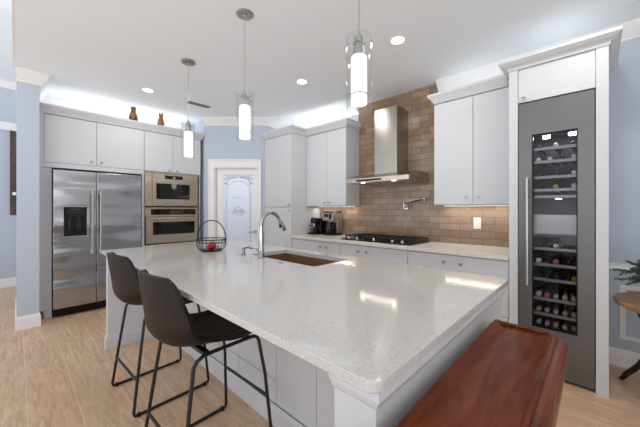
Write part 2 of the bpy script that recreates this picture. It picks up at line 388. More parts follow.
# pantry door with casing
d1 = bpy.data.objects.new('door_1', None); C.objects.link(d1); d1['kind'] = 'structure'; d1['label'] = 'white pantry door with an arched etched frosted glass panel'; d1['category'] = 'door'
d1.matrix_world = PM
def casing_piece(mb, a, b, vert, lo, hi):
    if vert: mb.box(a, b, DD-.022, DD, lo, hi, .005); 
    else: mb.box(lo, hi, DD-.022, DD, a, b, .005)
mb = MB()
cw = .095
mb.box(uo0-cw, uo0, DD-.02, DD-.001, 0, zo+.001, .004); mb.box(uo1, uo1+.055, DD-.02, DD-.001, 0, zo+.001, .004); mb.box(uo0-cw, uo1+.055, DD-.02, DD-.001, zo, zo+.13, .004)
mb.box(uo0-cw, uo0-cw+.025, DD-.032, DD-.019, 0, zo+.13, .005); mb.box(uo1+.035, uo1+.055, DD-.032, DD-.019, 0, zo+.13, .005); mb.box(uo0-cw, uo1+.055, DD-.034, DD-.019, zo+.105, zo+.13, .005)
mb.box(uo0, uo0+.014, DD, DD+.11, 0, zo); mb.box(uo1-.014, uo1, DD, DD+.11, 0, zo); mb.box(uo0, uo1, DD, DD+.11, zo-.014, zo)
mb.build('door_casing', M['trim'], d1)
gu0, gu1, gz0, gz1 = -1.585, -1.105, .28, 1.84
a0, a1 = uo0+.016, uo1-.016
mb = MB(); y0, y1 = DD+.05, DD+.088
mb.box(a0, gu0, y0, y1, .01, zo-.016, .003); mb.box(gu1, a1, y0, y1, .01, zo-.016, .003); mb.box(gu0-.001, gu1+.001, y0, y1, gz1, zo-.016, .003); mb.box(gu0-.001, gu1+.001, y0, y1, .01, gz0, .003)
mb.build('door_frame', M['trim'], d1)
pane = MB().box(gu0, gu1, DD+.064, DD+.072, gz0, gz1).build('glass_pane', M['frosted'], d1)
# etched ornament: arch, corner scrolls, a basket motif and a lettering band
mb = MB(); yg = DD+.0625; uc = (gu0+gu1)/2; hw = .19
arch = [(uc-hw, yg, .4), (uc-hw, yg, 1.5)]+[(uc-hw*math.cos(t*PI/24), yg, 1.55+.19*math.sin(t*PI/24)) for t in range(0, 25)]+[(uc+hw, yg, 1.5), (uc+hw, yg, .4)]
mb.tube(arch, .0045, 6)
arch2 = [(x-(.014 if x < uc else -.014), y, z+.012) for x, y, z in arch]
mb.tube(arch2, .003, 6)
mb.build('etched_arch', M['etch_light'], d1)
mb = MB()
for sx in (-1, 1):
    for k, (du, z0, r) in enumerate(((.19, 1.77, .034), (.14, 1.785, .026), (.20, 1.70, .022), (.095, 1.80, .016), (.05, 1.80, .012))):
        mb.tube([(uc+sx*(du+r*math.cos(t*.5)*(1-t/16)), yg, z0+r*math.sin(t*.5)*(1-t/16)) for t in range(15)], .0042, 5)
        for j in range(3):
            an = j*2.1+k; mb.sph((uc+sx*(du+r*math.cos(an)), yg, z0+r*math.sin(an)), .012, (1.1, .2, .7), 8)
mb.sph((uc, yg, 1.80), .014, (1, .2, 1), 8)
for k in range(7):                                    # tendrils down the sides
    mb.sph((uc-hw-.012, yg, 1.35-.12*k), .008, (.8, .2, 1.4), 8); mb.sph((uc+hw+.012, yg, 1.35-.12*k), .008, (.8, .2, 1.4), 8)
mb.build('etched_scrolls', M['etch'], d1)
mb = MB()
mb.tube([(uc-.11+.22*t/14, yg, 1.215-.035*math.sin(PI*t/14)) for t in range(15)], .004, 5)
mb.tube([(uc-.11+.22*t/14, yg, 1.225+.008*math.sin(PI*t*3/14)) for t in range(15)], .004, 5)
mb.tube([(uc-.08+.16*t/14, yg, 1.24+.075*math.sin(PI*t/14)) for t in range(15)], .0035, 5)
for k in range(6): mb.tube([(uc-.07+.028*k+.014*math.cos(t), yg, 1.245+.013*math.sin(t)+.01*(k % 2)) for t in range(7)], .003, 5)
mb.build('etched_basket', M['etch'], d1)
mb = MB()
for k in range(9): mb.box(uc-.10+.0225*k, uc-.10+.0225*k+.012, yg-.001, yg+.001, 1.46, 1.46+(.026 if k in (0, 4) else .016))
mb.build('etched_lettering', M['etch_light'], d1)
mb = MB(); hu = -1.058
mb.cyl((hu, y0+.001, .905), (hu, y0-.012, .905), .028); mb.cyl((hu, y0-.01, .905), (hu, y0-.05, .905), .010); mb.tube([(hu+.01, y0-.05, .905), (hu-.05, y0-.052, .907), (hu-.12, y0-.048, .902)], [.010, .009, .007], 10)
mb.build('door_handle', M['nickel'], d1)
area('pantry_lamp', (2.95, 4.75, 2.6), (.3, .3), 20, (1, .92, .82))

# ------------------------------------------------------------------ cabinets
def add_knob(par, x, z, y=0):
    mb = MB(); mb.cyl((x, y+.001, z), (x, y-.014, z), .006, seg=12); mb.lathe([(0, 0), (.012, 0), (.0145, .004), (.013, .01), (0, .013)], seg=14, xf=Matrix.Translation((x, y-.012, z)) @ Matrix.Rotation(PI/2, 4, 'X'))
    return mb.build('knob', M['knob'], par)
def front(root, x0, x1, z0, z1, name='door', knobs=(), y=0, m=None, t=.019, g=.0022):
    o = MB().box(x0+g, x1-g, y, y+t, z0+g, z1-g, .0015, 1).build(name, m or M['cab'], root)
    for kx, kz in knobs: add_knob(o, kx, kz, y)
    return o
def cabinet(name, label, loc, rz, W, D, Ht, fronts, group=None, hollow=None, cat='cabinet'):
    r = thing(name, label, cat, loc, rz, group)
    mb = MB(); y = .021
    if hollow is None: mb.box(0, W, y, D-.002, 0, Ht)
    else:
        z0, z1 = hollow; e = .012
        if z0 > 0: mb.box(0, W, y, D, 0, z0)
        if z1 < Ht: mb.box(0, W, y, D, z1, Ht)
        mb.box(0, e, y, D, z0, z1); mb.box(W-e, W, y, D, z0, z1); mb.box(e, W-e, D-.012, D, z0, z1)
    mb.build('carcass', M['cab'], r)
    for f in fronts: front(r, *f)
    return r
RZ = -PI/2          # fronts that look towards -X: local x runs towards -Y
YF = 4.63
ZD0, ZD1 = 1.826, 2.385
# fridge wall, upper cabinets and towers
W1 = 1.245-.224
cabinet('wall_cabinet', 'white two-door cabinet above the stainless refrigerator', (.224, YF, ZD0), 0, W1, YB-YF, ZD1-ZD0+.01,
        [(0, .487, 0, ZD1-ZD0, 'door', ((.487-.055, .045),)), (.487, W1, 0, ZD1-ZD0, 'door', ((.487+.05, .05),))])
W2 = 2.06-1.247
cabinet('wall_cabinet', 'white two-door cabinet above the built-in coffee machine', (1.247, YF, ZD0), 0, W2, YB-YF, ZD1-ZD0+.01,
        [(.012, .39, 0, ZD1-ZD0, 'door', ((.335, .03),)), (.39, W2, 0, ZD1-ZD0, 'door', ((.445, .03),))])
r = thing('end_panel', 'tall white panel between the pillar and the refrigerator', 'panel', (.1785, YF, 0))
MB().box(0, .044, .0, YB-YF, .10, 2.395, .002).build('panel', M['cab'], r); MB().box(0, .044, .03, YB-YF, 0, .10).build('toe_kick', M['grille'], r)
r = thing('filler_panel', 'narrow white filler strip directly above the refrigerator', 'panel', (.224, YF, 1.77))
MB().box(0, W1, .004, .03, 0, .055).build('filler_strip', M['cab'], r)
r = thing('filler_panel', 'narrow upright white filler between end panel and refrigerator', 'panel', (.2235, YF+.02, 0))
MB().box(0, .067, 0, .02, 0, 1.768).build('panel', M['cab'], r)
cabinet('oven_cabinet', 'white tall cabinet housing the coffee machine and the oven', (1.247, YF, 0), 0, W2, YB-YF-.004, ZD0-.002,
        [(.0, W2, .105, .42, 'drawer', ((.25, .36), (.55, .36))), (0, W2, .423, .74, 'drawer', ((.25, .68), (.55, .68)))], hollow=(.76, 1.815))
r = thing('end_panel', 'thin white upright panel between refrigerator and oven cabinet', 'panel', (1.222, YF-.0, 0))
MB().box(0, .022, .0, YB-YF, 0, 1.765, .002).build('panel', M['cab'], r)
# crown on the fridge row
struct(MB().sweep([(-.045, 2.397), (.012, 2.397), (.018, 2.42), (.05, 2.465), (.062, 2.47), (.062, 2.495), (-.045, 2.495)], [(2.07, YB-.14), (2.07, YF+.012), (.185, YF+.012)], 1), 'trim_8', M['cab'], 'white cabinet crown above the refrigerator and oven cabinets', 'crown moulding')
# range wall: tall cabinet, wall cabinets, base cabinets
YT0, YT1 = 3.232, 3.888
WT = YT1-YT0
cabinet('tall_cabinet', 'tall white pantry cabinet beside the frosted glass door', (2.78, YT1, 0), RZ, WT, XW-2.78-.004, 2.40,
        [(0, WT, .11, 1.303, 'door', ((WT-.045, 1.26),)), (0, WT, 1.311, 2.385, 'door', ((WT-.045, 1.35),))])
ZU0, ZU1 = 1.325, 2.385
WA = 3.23-2.452
cabinet('wall_cabinet', 'white two-door wall cabinet above the coffee makers', (3.08, 3.23, ZU0), RZ, WA, XW-.014-3.08, ZU1-ZU0+.01,
        [(0, .425, 0, ZU1-ZU0, 'door', ((.385, .045),)), (.425, WA, 0, ZU1-ZU0, 'door', ((.465, .045),))])
WB = 1.256-.518
cabinet('wall_cabinet', 'white two-door wall cabinet between the hood and the wine tower', (3.08, 1.256, ZU0), RZ, WB, XW-.014-3.08, ZU1-ZU0+.01,
        [(0, .382, 0, ZU1-ZU0, 'door', ((.325, .075),)), (.382, WB, 0, ZU1-ZU0, 'door', ((.43, .075),))])
cp = [(-.045, 2.397), (.012, 2.397), (.018, 2.415), (.05, 2.46), (.062, 2.465), (.062, 2.492), (-.045, 2.492)]
struct(MB().sweep(cp, [(2.85, YT1+.0), (2.79, YT1), (2.79, YT0), (3.09, YT0), (3.09, 2.46), (XW-.015, 2.46)], -1), 'trim_9', M['cab'], 'white cabinet crown above the tall cabinet and coffee corner', 'crown moulding')
struct(MB().sweep(cp, [(XW-.015, 1.248), (3.09, 1.248), (3.09, .585)], -1), 'trim_10', M['cab'], 'white cabinet crown between the hood and the wine tower', 'crown moulding')
BX = 2.79
for y1, y0, lab in ((3.229, 2.318, 'white drawer base cabinet under the coffee makers'), (2.316, 1.414, 'white drawer base cabinet under the cooktop'), (1.412, .52, 'white drawer base cabinet beside the wine tower')):
    Wd = y1-y0; k = Wd*.5-.06, Wd*.5+.06
    kk = {3.229: (.58, .69), 2.316: (.28, .40), 1.412: (.37, .52)}[y1]
    cabinet('base_cabinet', lab, (BX, y1, 0), RZ, Wd, XW-.014-BX, .856,
            [(0, Wd, .66, .852, 'drawer', ((kk[0], .782), (kk[1], .782))), (0, Wd, .385, .657, 'drawer', ((kk[0], .60), (kk[1], .60))), (0, Wd, .11, .382, 'drawer', ((kk[0], .33), (kk[1], .33)))], 'drawer base cabinets along the range wall')
tag(MB().box(2.765, XW-.013, .5185, 3.229, .858, .897, .004).build('countertop', M['cream_stone']), 'cream stone countertop along the tiled range wall', 'countertop')

# ------------------------------------------------------------------ wine tower
TX = 2.768; TY = .516
r = thing('wine_tower', 'tall white cabinet framing the wine fridge, crowned at the ceiling', 'cabinet', (TX, TY, 0), RZ)
TW = TY+.06; TD = XW-TX-.001
mb = MB(); mb.box(0, .060, 0, .03, 0, 2.395, .002); mb.box(.002, .022, .03, TD, 0, 2.395); mb.build('side_panel', M['cab'], r)
mb = MB(); mb.box(TW-.064, TW, 0, .03, 0, 2.395, .002); mb.box(TW-.022, TW-.002, .03, TD, 0, 2.395); mb.build('side_panel', M['cab'], r)
front(r, .06, TW-.064, 2.122, 2.39, 'door', ((.10, 2.15),), y=.006)
MB().box(.06, TW-.064, .03, TD, 2.13, 2.395).build('top_box', M['cab'], r)
MB().sweep([(-.05, 2.39), (.010, 2.39), (.014, 2.405), (.03, 2.42), (.04, 2.423), (.058, 2.442), (.066, 2.446), (.066, 2.466), (-.05, 2.466)], [(.004, TD*.5), (.004, 0), (TW-.004, 0), (TW-.004, TD)], -1).build('crown', M['cab'], r)
# wine fridge
F0, F1 = .064, TW-.068
r = thing('wine_fridge', 'tall stainless wine fridge with glass door inside the white tower', 'wine fridge', (TX, TY, 0), RZ)
G0, G1, GZ0, GZ1 = TY-.364, TY-.099, .372, 1.857
mb = MB(); mb.box(F0+.006, F0+.02, .055, .56, .09, 2.10); mb.box(F1-.02, F1-.006, .055, .56, .09, 2.10); mb.box(F0+.02, F1-.02, .54, .56, .09, 2.10); mb.box(F0+.02, F1-.02, .055, .54, .09, .30); mb.box(F0+.02, F1-.02, .055, .54, 1.90, 2.10)
mb.build('cabinet_liner', M['grey_interior'], r)
mb = MB(); f0, f1 = F0+.001, F1-.001
mb.frame(f0, f1, .13, 2.112, G0, G1, GZ0, GZ1, 0, .045)
door = mb.build('door', M['steel_dark'], r)
mb = MB(); e = .006
mb.box(G0, G0+e, .004, .04, GZ0, GZ1); mb.box(G1-e, G1, .004, .04, GZ0, GZ1); mb.box(G0, G1, .004, .04, GZ1-.012, GZ1); mb.box(G0, G1, .004, .04, GZ0, GZ0+.008)
mb.build('glass_gasket', M['black'], door)
MB().box(G0+e, G1-e, .014, .018, GZ0+.008, GZ1-.012).build('glass_pane', M['dark_glass'], door)
mb = MB(); hx = TY-.388; mb.cyl((hx, -.055, .70), (hx, -.055, 1.515), .0125)
for z in (.745, 1.47): mb.cyl((hx, -.055, z), (hx, .001, z), .011)
for z in (.70, 1.515): mb.sph((hx, -.055, z), .0125)
mb.build('handle', M['nickel'], door)
mb = MB(); mb.box(f0, f1, .012, .05, .02, .125, .003); mb.box(f0+.01, f1-.01, .008, .013, .068, .075); mb.build('toe_grille', M['steel_dark'], r)
shelf_z = [1.748, 1.646, 1.526, 1.427, 1.375, 1.097, .970, .847, .732, .581, .462, .358]
for i, z in enumerate(shelf_z):
    mb = MB(); mb.box(F0+.021, F1-.021, .064, .082, z-.011, z+.011, .002)
    if i != 4 or True:
        for k in range(7): xx = F0+.03+k*(F1-F0-.06)/6; mb.tube([(xx, .08, z-.004), (xx, .535, z-.004)], .003, 6)
    mb.build('shelf', M['shelf_metal'], r)
MB().box(F0+.021, F1-.021, .09, .11, 1.108, 1.235).build('zone_divider', M['shelf_metal'], r)
for x in (G0+.06, G0+.225): MB().lathe([(0, 0), (.026, 0), (.026, -.028), (0, -.028)], (x, .30, 1.8995), 14).build('led_light', M['led'], r)
mb = MB(); mb.lathe([(0, 0), (.02, 0), (.02, -.004), (0, -.004)], (G0+.15, .13, 1.36), 14); mb.build('led_light', M['led'], r)
area('wine_fridge_light', ((F0+F1)/2, .12, 1.89), (.2, .04), 3.2, (.92, .96, 1), parent=r)
area('wine_fridge_light_lower', ((F0+F1)/2, .07, 1.355), (.2, .02), 1.3, (.95, .97, 1), rot=(.4, 0, 0), parent=r)

# bottles: made once per kind, then copied
def make_bottle(glassm, capm, big=False):
    b = thing('wine_bottle', '', 'wine bottle', (0, 0, 0), RZ, 'bottles in the wine fridge')
    X = Matrix.Rotation(-PI/2, 4, 'X')            # lathe z -> local +y (into the fridge)
    s = 1.15 if big else 1
    MB().lathe([(0, .02), (.013*s, .02), (.0125*s, .08), (.0245, .13), (.0258, .15), (.0258, .335), (.022, .345), (0, .34)], seg=18, xf=X).build('bottle_body', glassm, b)
    MB().lathe([(0, 0), (.013*s, 0), (.0155*s, .002), (.0155*s, .012), (.0142*s, .016), (.0142*s, .06), (0, .06)], seg=16, xf=X).build('capsule', capm, b)
    return b
kinds = {}
def put_bottle(kind, x, zs, label, sp=0):
    gl, cpm, big = kind.split('/')
    rr = .0258*1.0
    loc = (TX+.094+sp, TY-x, zs+rr)
    if kind not in kinds:
        kinds[kind] = make_bottle(M[gl], M[cpm], big == 'b'); kinds[kind].location = loc; kinds[kind]['label'] = label
    else: copy_thing(kinds[kind], loc, label)
ordn = ['first', 'second', 'third', 'fourth', 'fifth']
shelves = [('lowest shelf', .358, ['bottle/capsule_pale/s']*5), ('second shelf from the bottom', .462, ['bottle/capsule_pale/s']*5),
           ('third shelf from the bottom', .581, ['bottle/capsule_white/b', 'bottle/capsule_pink/b', 'bottle/capsule_pale/s', 'bottle/capsule_pale/s', 'bottle/capsule_pale/s']),
           ('fourth shelf from the bottom', .732, ['bottle/capsule_dark/s', 'bottle_green/capsule_dark/b', 'bottle/capsule_gold/b']),
           ('fifth shelf from the bottom', .847, ['bottle/capsule_white/b', 'bottle/capsule_pink/b', 'bottle/capsule_dark/s']),
           ('sixth shelf from the bottom', .970, ['bottle/capsule_dark/s', 'bottle/capsule_white/s', 'bottle/capsule_dark/s']),
           ('shelf just above the pale divider', 1.427, ['bottle/capsule_dark/s', 'bottle/capsule_gold/b', 'bottle/capsule_white/b']),
           ('third shelf from the top', 1.526, ['bottle/capsule_dark/s', 'bottle/capsule_dark/s', 'bottle/capsule_white/s']),
           ('second shelf from the top', 1.646, ['bottle/capsule_white/s', 'bottle/capsule_pale/s', 'bottle/capsule_dark/s', 'bottle/capsule_pale/s']),
           ('topmost shelf', 1.748, ['bottle/capsule_dark/s', 'bottle/capsule_pale/s', 'bottle/capsule_dark/s'])]
for nm, z, row in shelves:
    n = len(row); a, b = F0+.06, F1-.055
    for i, k in enumerate(row):
        x = G0+.03+i*(G1-G0-.052)/(n-1) if n > 1 else (a+b)/2
        gl, cpm, big = k.split('/')
        col = {'capsule_pale': 'pale', 'capsule_white': 'white', 'capsule_pink': 'pink', 'capsule_gold': 'gold', 'capsule_dark': 'black'}[cpm]
        put_bottle(k, x, z+.0005, f"{'green' if 'green' in gl else 'dark'} bottle with {col} cap, {ordn[i]} from handle side, {nm}")

# ------------------------------------------------------------------ refrigerator
FX0, FX1, FY = .297, 1.205, 4.575
r = thing('refrigerator', 'stainless side-by-side refrigerator with black ice dispenser beside the pillar', 'refrigerator', (FX0, FY, 0))
FWd = FX1-FX0; sp = .404
MB().box(.004, FWd-.004, .066, .66, .03, 1.735, .004).build('body', M['grille'], r)
fz = MB(); d0, d1_, dz0, dz1 = .392-FX0, .606-FX0, .955, 1.302
fz.frame(.002, sp-.003, .105, 1.742, d0, d1_, dz0, dz1, 0, .06)
fd = fz.build('freezer_door', M['steel'], r)
dr = MB().box(sp+.003, FWd-.002, 0, .06, .105, 1.742, .006, 3).build('fridge_door', M['steel'], r)
for par, hx in ((fd, sp-.042), (dr, sp+.042)):
    mb = MB(); mb.box(hx-.014, hx+.014, -.062, -.042, .72, 1.515, .006, 3)
    for z in (.75, 1.485): mb.box(hx-.011, hx+.011, -.045, .001, z-.02, z+.02, .004)
    mb.build('handle', M['nickel'], par)
dp = MB(); dp.box(d0, d1_, .045, .059, dz0, dz1); dp.box(d0, d0+.012, -.004, .05, dz0, dz1); dp.box(d1_-.012, d1_, -.004, .05, dz0, dz1); dp.box(d0, d1_, -.004, .05, dz0, dz0+.016); dp.box(d0, d1_, -.004, .05, 1.19, dz1, .004)
dp = dp.build('ice_dispenser', M['black'], fd)
mb = MB()
for k in range(5): mb.box(d0+.03+k*.034, d0+.05+k*.034, -.006, -.003, 1.235, 1.25)
mb.box(d0+.055, d1_-.055, -.006, -.003, 1.265, 1.285); mb.build('dispenser_button', M['grout_grey'], dp)
mb = MB()
for k in (.065, .145): mb.box(d0+k-.018, d0+k+.018, .028, .04, 1.02, 1.16, .004); mb.cyl((d0+k, .02, 1.19), (d0+k, .02, 1.165), .014)
mb.box(d0+.02, d1_-.02, .0, .04, dz0+.016, dz0+.024); mb.build('dispenser_paddle', M['gloss_black'], dp)
mb = MB(); mb.cyl((FWd-.09, .001, 1.655), (FWd-.09, -.003, 1.655), .016); mb.build('round_badge', M['nickel'], dr)
MB().box(.004, .075, .01, .12, 1.742, 1.762, .006).build('hinge_cover', M['black'], r); MB().box(FWd-.075, FWd-.004, .01, .12, 1.742, 1.762, .006).build('hinge_cover', M['black'], r); MB().box(.005, FWd-.005, .024, .064, .02, .10).build('kick_panel', M['black'], r)
mb = MB()
for k in range(4): mb.box(.01, FWd-.01, .014, .022, .028+k*.018, .038+k*.018)
mb.build('kick_grille', M['black'], r)
mb = MB()
for k in (.06, FWd-.06): 
    for fy in (.1, .6): MB().cyl((k, fy, 0), (k, fy, .03), .02).build('foot', M['black'], r)

# ------------------------------------------------------------------ built-in coffee machine and oven
r = thing('coffee_machine', 'built-in stainless coffee machine above the oven', 'coffee machine', (1.262, YF-.004, 1.325))
cwid = 2.010-1.262; ch = .485
MB().box(.02, cwid-.02, .03, .5, .01, ch-.02).build('body', M['grille'], r)
mb = MB(); mb.frame(0, cwid, 0, ch, .088, cwid-.078, .02, ch-.004, 0, .024); mb.build('trim_frame', M['steel_warm'], r)
wx0, wx1, wz0, wz1 = .14, .616, .10, .328
mb = MB(); mb.frame(.09, cwid-.08, .022, ch-.006, wx0, wx1, wz0, wz1, -.018, .02)
fa = mb.build('front_panel', M['steel_warm'], r)
mb = MB(); mb.box(.255, .51, -.0195, -.017, .398, .452); dsp = mb.build('display', M['gloss_black'], fa)
mb = MB(); mb.cyl((.385, -.019, .425), (.385, -.024, .425), .018); mb.build('selector_knob', M['nickel'], dsp)
MB().box(wx0, wx1, .008, .02, wz0, wz1).build('brew_niche', M['gloss_black'], r)
mb = MB(); mb.box(.355, .42, -.012, .01, .275, .325, .006); mb.box(.37, .405, -.008, .008, .255, .277, .003); mb.build('spout', M['nickel'], r)
MB().box(.16, .60, -.008, .008, wz0+.002, wz0+.02, .003).build('drip_tray', M['black'], r)
MB().box(.335, .45, -.0195, -.0175, .052, .066).build('maker_plate', M['nickel'], fa)
r = thing('oven', 'built-in stainless oven with black control strip below the coffee machine', 'oven', (1.262, YF-.004, .775))
oh = .525
MB().box(.02, cwid-.02, .03, .55, .01, oh-.01).build('body', M['grille'], r)
mb = MB(); mb.box(0, cwid, -.012, .024, .395, oh, .003); cpn = mb.build('control_panel', M['steel_warm'], r)
MB().box(.07, cwid-.042, -.0135, -.011, .42, .505).build('control_display', M['gloss_black'], cpn)
mb = MB(); mb.box(.33, .47, -.0145, -.013, .445, .48); mb.build('clock_display', M['grout_grey'], cpn)
mb = MB(); ow0, ow1, oz0, oz1 = .095, .69, .13, .315
mb.frame(.008, cwid-.008, .006, .388, ow0, ow1, oz0, oz1, -.02, .02)
od = mb.build('oven_door', M['steel_warm'], r)
MB().box(ow0, ow1, -.012, .01, oz0, oz1).build('oven_window', M['gloss_black'], od)
mb = MB(); mb.cyl((.03, -.06, .358), (cwid-.03, -.06, .358), .011)
for x in (.08, cwid-.08): mb.cyl((x, -.06, .358), (x, -.018, .358), .009)
mb.build('handle', M['nickel'], od)

# ------------------------------------------------------------------ hood, cooktop, pot filler
HY0, HY1, HX = 1.442, 2.293, 2.88
r = thing('range_hood', 'stainless chimney range hood on the tiled wall above the cooktop', 'range hood', (HX, HY1, 1.60), RZ)
HW = HY1-HY0; HD = XW-.013-HX
mb = MB()
mb.prism([(0, .045), (0, .05), (.20, .11), (HD, .11), (HD, .045)], 'x', 0, HW)
mb.box(0, HW, 0, HD, 0, .046, .002)
can = mb.build('canopy', M['steel_warm'], r)
MB().box(.19*HW, .60*HW, -.002, .001, .012, .036).build('control_panel', M['gloss_black'], can)
mb = MB()
for k in range(3): mb.box(.04+k*(HW-.08)/3, .04+(k+1)*(HW-.08)/3-.012, .06, HD-.06, -.006, .001, .003)
mb.build('grease_filter', M['steel_plain'], can)
mb = MB()
for x in (.28*HW, .77*HW): mb.cyl((x, .03, -.004), (x, .03, .002), .022)
mb.build('hood_light', M['lens'], can)
area('hood_lamp', (HW*.5, .06, -.02), (.5, .04), .8, (1, .86, .7), parent=r)
c0, c1 = HY1-2.012, HY1-1.703
mb = MB(); mb.box(c0, c1, 3.10-HX, HD, .105, 2.502-1.60, .002); mb.box(c0+.004, c1-.004, 3.104-HX, HD-.004, 2.49-1.6, 2.51-1.6); mb.build('chimney', M['hood_steel'], r)

CY0, CY1, CX0, CX1 = 1.405, 2.335, 2.835, 3.335
r = thing('gas_cooktop', 'black gas cooktop with iron grates set in the cream countertop', 'cooktop', (CX0, CY1, .8975), RZ)
CW = CY1-CY0; CD = CX1-CX0
MB().box(0, CW, 0, CD, 0, .014, .004).build('cooktop_base', M['black'], r)
for s in range(3):
    mb = MB(); g0 = .012+s*(CW-.024)/3; g1 = g0+(CW-.024)/3-.008; zt = .052
    for x in (g0, g1-.012): mb.box(x, x+.012, .075, CD-.02, zt-.014, zt, .002)
    for y in (.075, .19, .31, CD-.032): mb.box(g0, g1, y, y+.012, zt-.014, zt, .002)
    mb.box((g0+g1)/2-.006, (g0+g1)/2+.006, .075, CD-.02, zt-.014, zt, .002)
    for x in (g0, g1-.012):
        for y in (.075, CD-.032): mb.box(x, x+.012, y, y+.012, .013, zt-.01)
    mb.build('grate', M['iron'], r)
for x, y in ((.16, .17), (.16, .38), (CW/2, .28), (CW-.16, .17), (CW-.16, .38)):
    MB().lathe([(0, 0), (.045, 0), (.045, .008), (.034, .010), (.034, .016), (0, .018)], (x, y, .0138)).build('burner', M['iron'], r)
for x in (.10, .22, .46, .70, .82):
    mb = MB(); mb.lathe([(0, 0), (.019, 0), (.018, .02), (.013, .026), (0, .026)], (x, .038, .0138), 16); mb.box(x-.003, x+.003, .022, .054, .034, .044, .001); mb.build('burner_knob', M['chrome'], r)

r = thing('pot_filler', 'chrome folding pot filler faucet on the tile beside the hood', 'faucet', (XW-.0125, 1.735, 1.305), RZ)
mb = MB(); mb.box(-.032, .032, -.012, .0, -.032, .032, .006); mb.cyl((0, -.01, 0), (0, -.06, 0), .014); mb.cyl((0, -.06, -.015), (0, -.06, .05), .012); mb.build('wall_mount', M['chrome'], r)
mb = MB(); mb.tube([(0, -.06, .045), (.02, -.062, .05), (.27, -.075, .095)], .009, 10); mb.cyl((.27, -.075, .075), (.27, -.075, .112), .012); mb.build('arm', M['chrome'], r)
mb = MB(); mb.tube([(.27, -.09, .10), (.15, -.10, .08), (.045, -.11, .058), (.03, -.11, .048), (.028, -.11, -.01)], .008, 10); mb.cyl((.27, -.075, .10), (.27, -.092, .10), .010); mb.cyl((.028, -.11, -.02), (.028, -.11, .005), .011); mb.build('spout', M['chrome'], r)
mb = MB(); mb.tube([(0, -.06, -.01), (0, -.085, -.02), (-.0, -.12, -.022)], .005, 8); mb.build('lever', M['chrome'], r)

r = thing('wall_outlet', 'white outlet plate on the tile under the wall cabinet', 'outlet', (XW-.0125, .955, 1.07), RZ)
MB().box(0, .072, -.006, 0, 0, .118, .003).build('plate', M['white_plastic'], r)
MB().box(.019, .053, -.008, -.005, .025, .093, .002).build('rocker', M['white_plastic'], r)

# coffee makers on the counter
r = thing('coffee_maker', 'stainless drip coffee maker beside the black machine on the cream counter', 'coffee maker', (3.13, 2.935, .8975), RZ)
w_, d_ = .20, .22
MB().box(0, w_, 0, d_, 0, .03, .006).build('base', M['black'], r)
mb = MB(); mb.box(0, w_, .11, d_, .028, .33, .008); mb.box(0, w_, .0, .112, .215, .33, .008); mb.build('housing', M['steel_plain'], r)
mb = MB(); mb.box(.004, w_-.004, .004, d_-.004, .329, .347, .005); mb.build('lid', M['black'], r)
mb = MB(); mb.box(.025, w_-.085, -.003, .002, .265, .31, .002); mb.box(w_-.075, w_-.02, -.003, .002, .235, .315, .002); mb.build('control_panel', M['gloss_black'], r)
mb = MB(); mb.lathe([(0, 0), (.055, 0), (.062, .03), (.06, .10), (.045, .14), (.046, .16), (0, .165)], (w_/2-.01, .055, .031), 20); mb.tube([(w_/2+.04, .04, .17), (w_/2+.085, .03, .16), (w_/2+.085, .03, .08), (w_/2+.045, .045, .06)], .007, 8)
mb.build('carafe', M['gloss_black'], r)
r = thing('espresso_machine', 'small black espresso machine beside the tall white cabinet', 'coffee maker', (3.10, 3.175, .8975), RZ)
MB().box(-.01, .17, -.03, .22, 0, .025, .006).build('drip_tray', M['black'], r)
mb = MB(); mb.box(.05, .16, .08, .22, .02, .24, .02, 3); mb.box(.03, .15, -.02, .15, .16, .25, .015, 3); mb.build('housing', M['black'], r)
mb = MB(); mb.cyl((.075, .02, .165), (.075, .02, .125), .022); mb.tube([(.075, .02, .14), (.075, -.05, .135), (.075, -.09, .13)], .009, 8); mb.build('portafilter', M['chrome'], r)
mb = MB(); mb.cyl((.04, .02, .025), (.04, .02, .095), .024, .03); mb.build('cup', mat('red_enamel', (120, 32, 30), .3), r)
mb = MB(); mb.box(.0, .045, .09, .21, .03, .2, .01); mb.build('water_tank', mat('green_tank', (40, 66, 52), .2), r)

# under-cabinet LED strips
for y0, y1, lab in ((2.47, 3.20, 'slim under-cabinet light above the coffee makers'), (.56, 1.24, 'slim under-cabinet light between hood and wine tower')):
    r = thing('under_cabinet_light', lab, 'light', (3.30, y1, ZU0-.0005), RZ)
    MB().box(0, y1-y0, 0, .03, -.011, 0, .002).build('housing', M['white_plastic'], r)
    MB().box(.01, y1-y0-.01, .005, .025, -.0135, -.0108).build('diffuser', M['ledstrip'], r)
    area('led', ((y1-y0)/2, .015, -.018), (y1-y0-.02, .02), UNDER_W, (1, .9, .76), parent=r)
# cove LED strips lying on the cabinet tops
def cove(x0, x1, y0, y1, z, label, pw, rot=(PI, 0, 0)):
    r = thing('cove_light', label, 'light', ((x0+x1)/2, (y0+y1)/2, z))
    dx, dy = (x1-x0)/2, (y1-y0)/2
    MB().box(-dx, dx, -dy, dy, 0, .010).build('channel', M['white_plastic'], r)
    MB().box(-dx*.92, dx*.92, -dy*.92, dy*.92, .010, .013).build('diffuser', M['ledstrip'], r)
    area('led', (0, 0, .02), (2*dx, 2*dy), pw, (1, .985, .96), rot, r)
cove(.30, 2.0, 4.95, 4.98, 2.397, 'hidden light strip on top of refrigerator cabinets', COVE_W*1.1)
cove(3.15, 3.18, 2.55, 3.8, 2.402, 'hidden light strip on top of tall cabinet', COVE_W*.5)
cove(3.24, 3.27, .62, 1.2, 2.397, 'hidden light strip on top of cabinet beside tower', COVE_W*.10)
cove(2.95, 3.25, .2, .23, 2.397, 'hidden light strip on top of wine tower', COVE_W*.13)

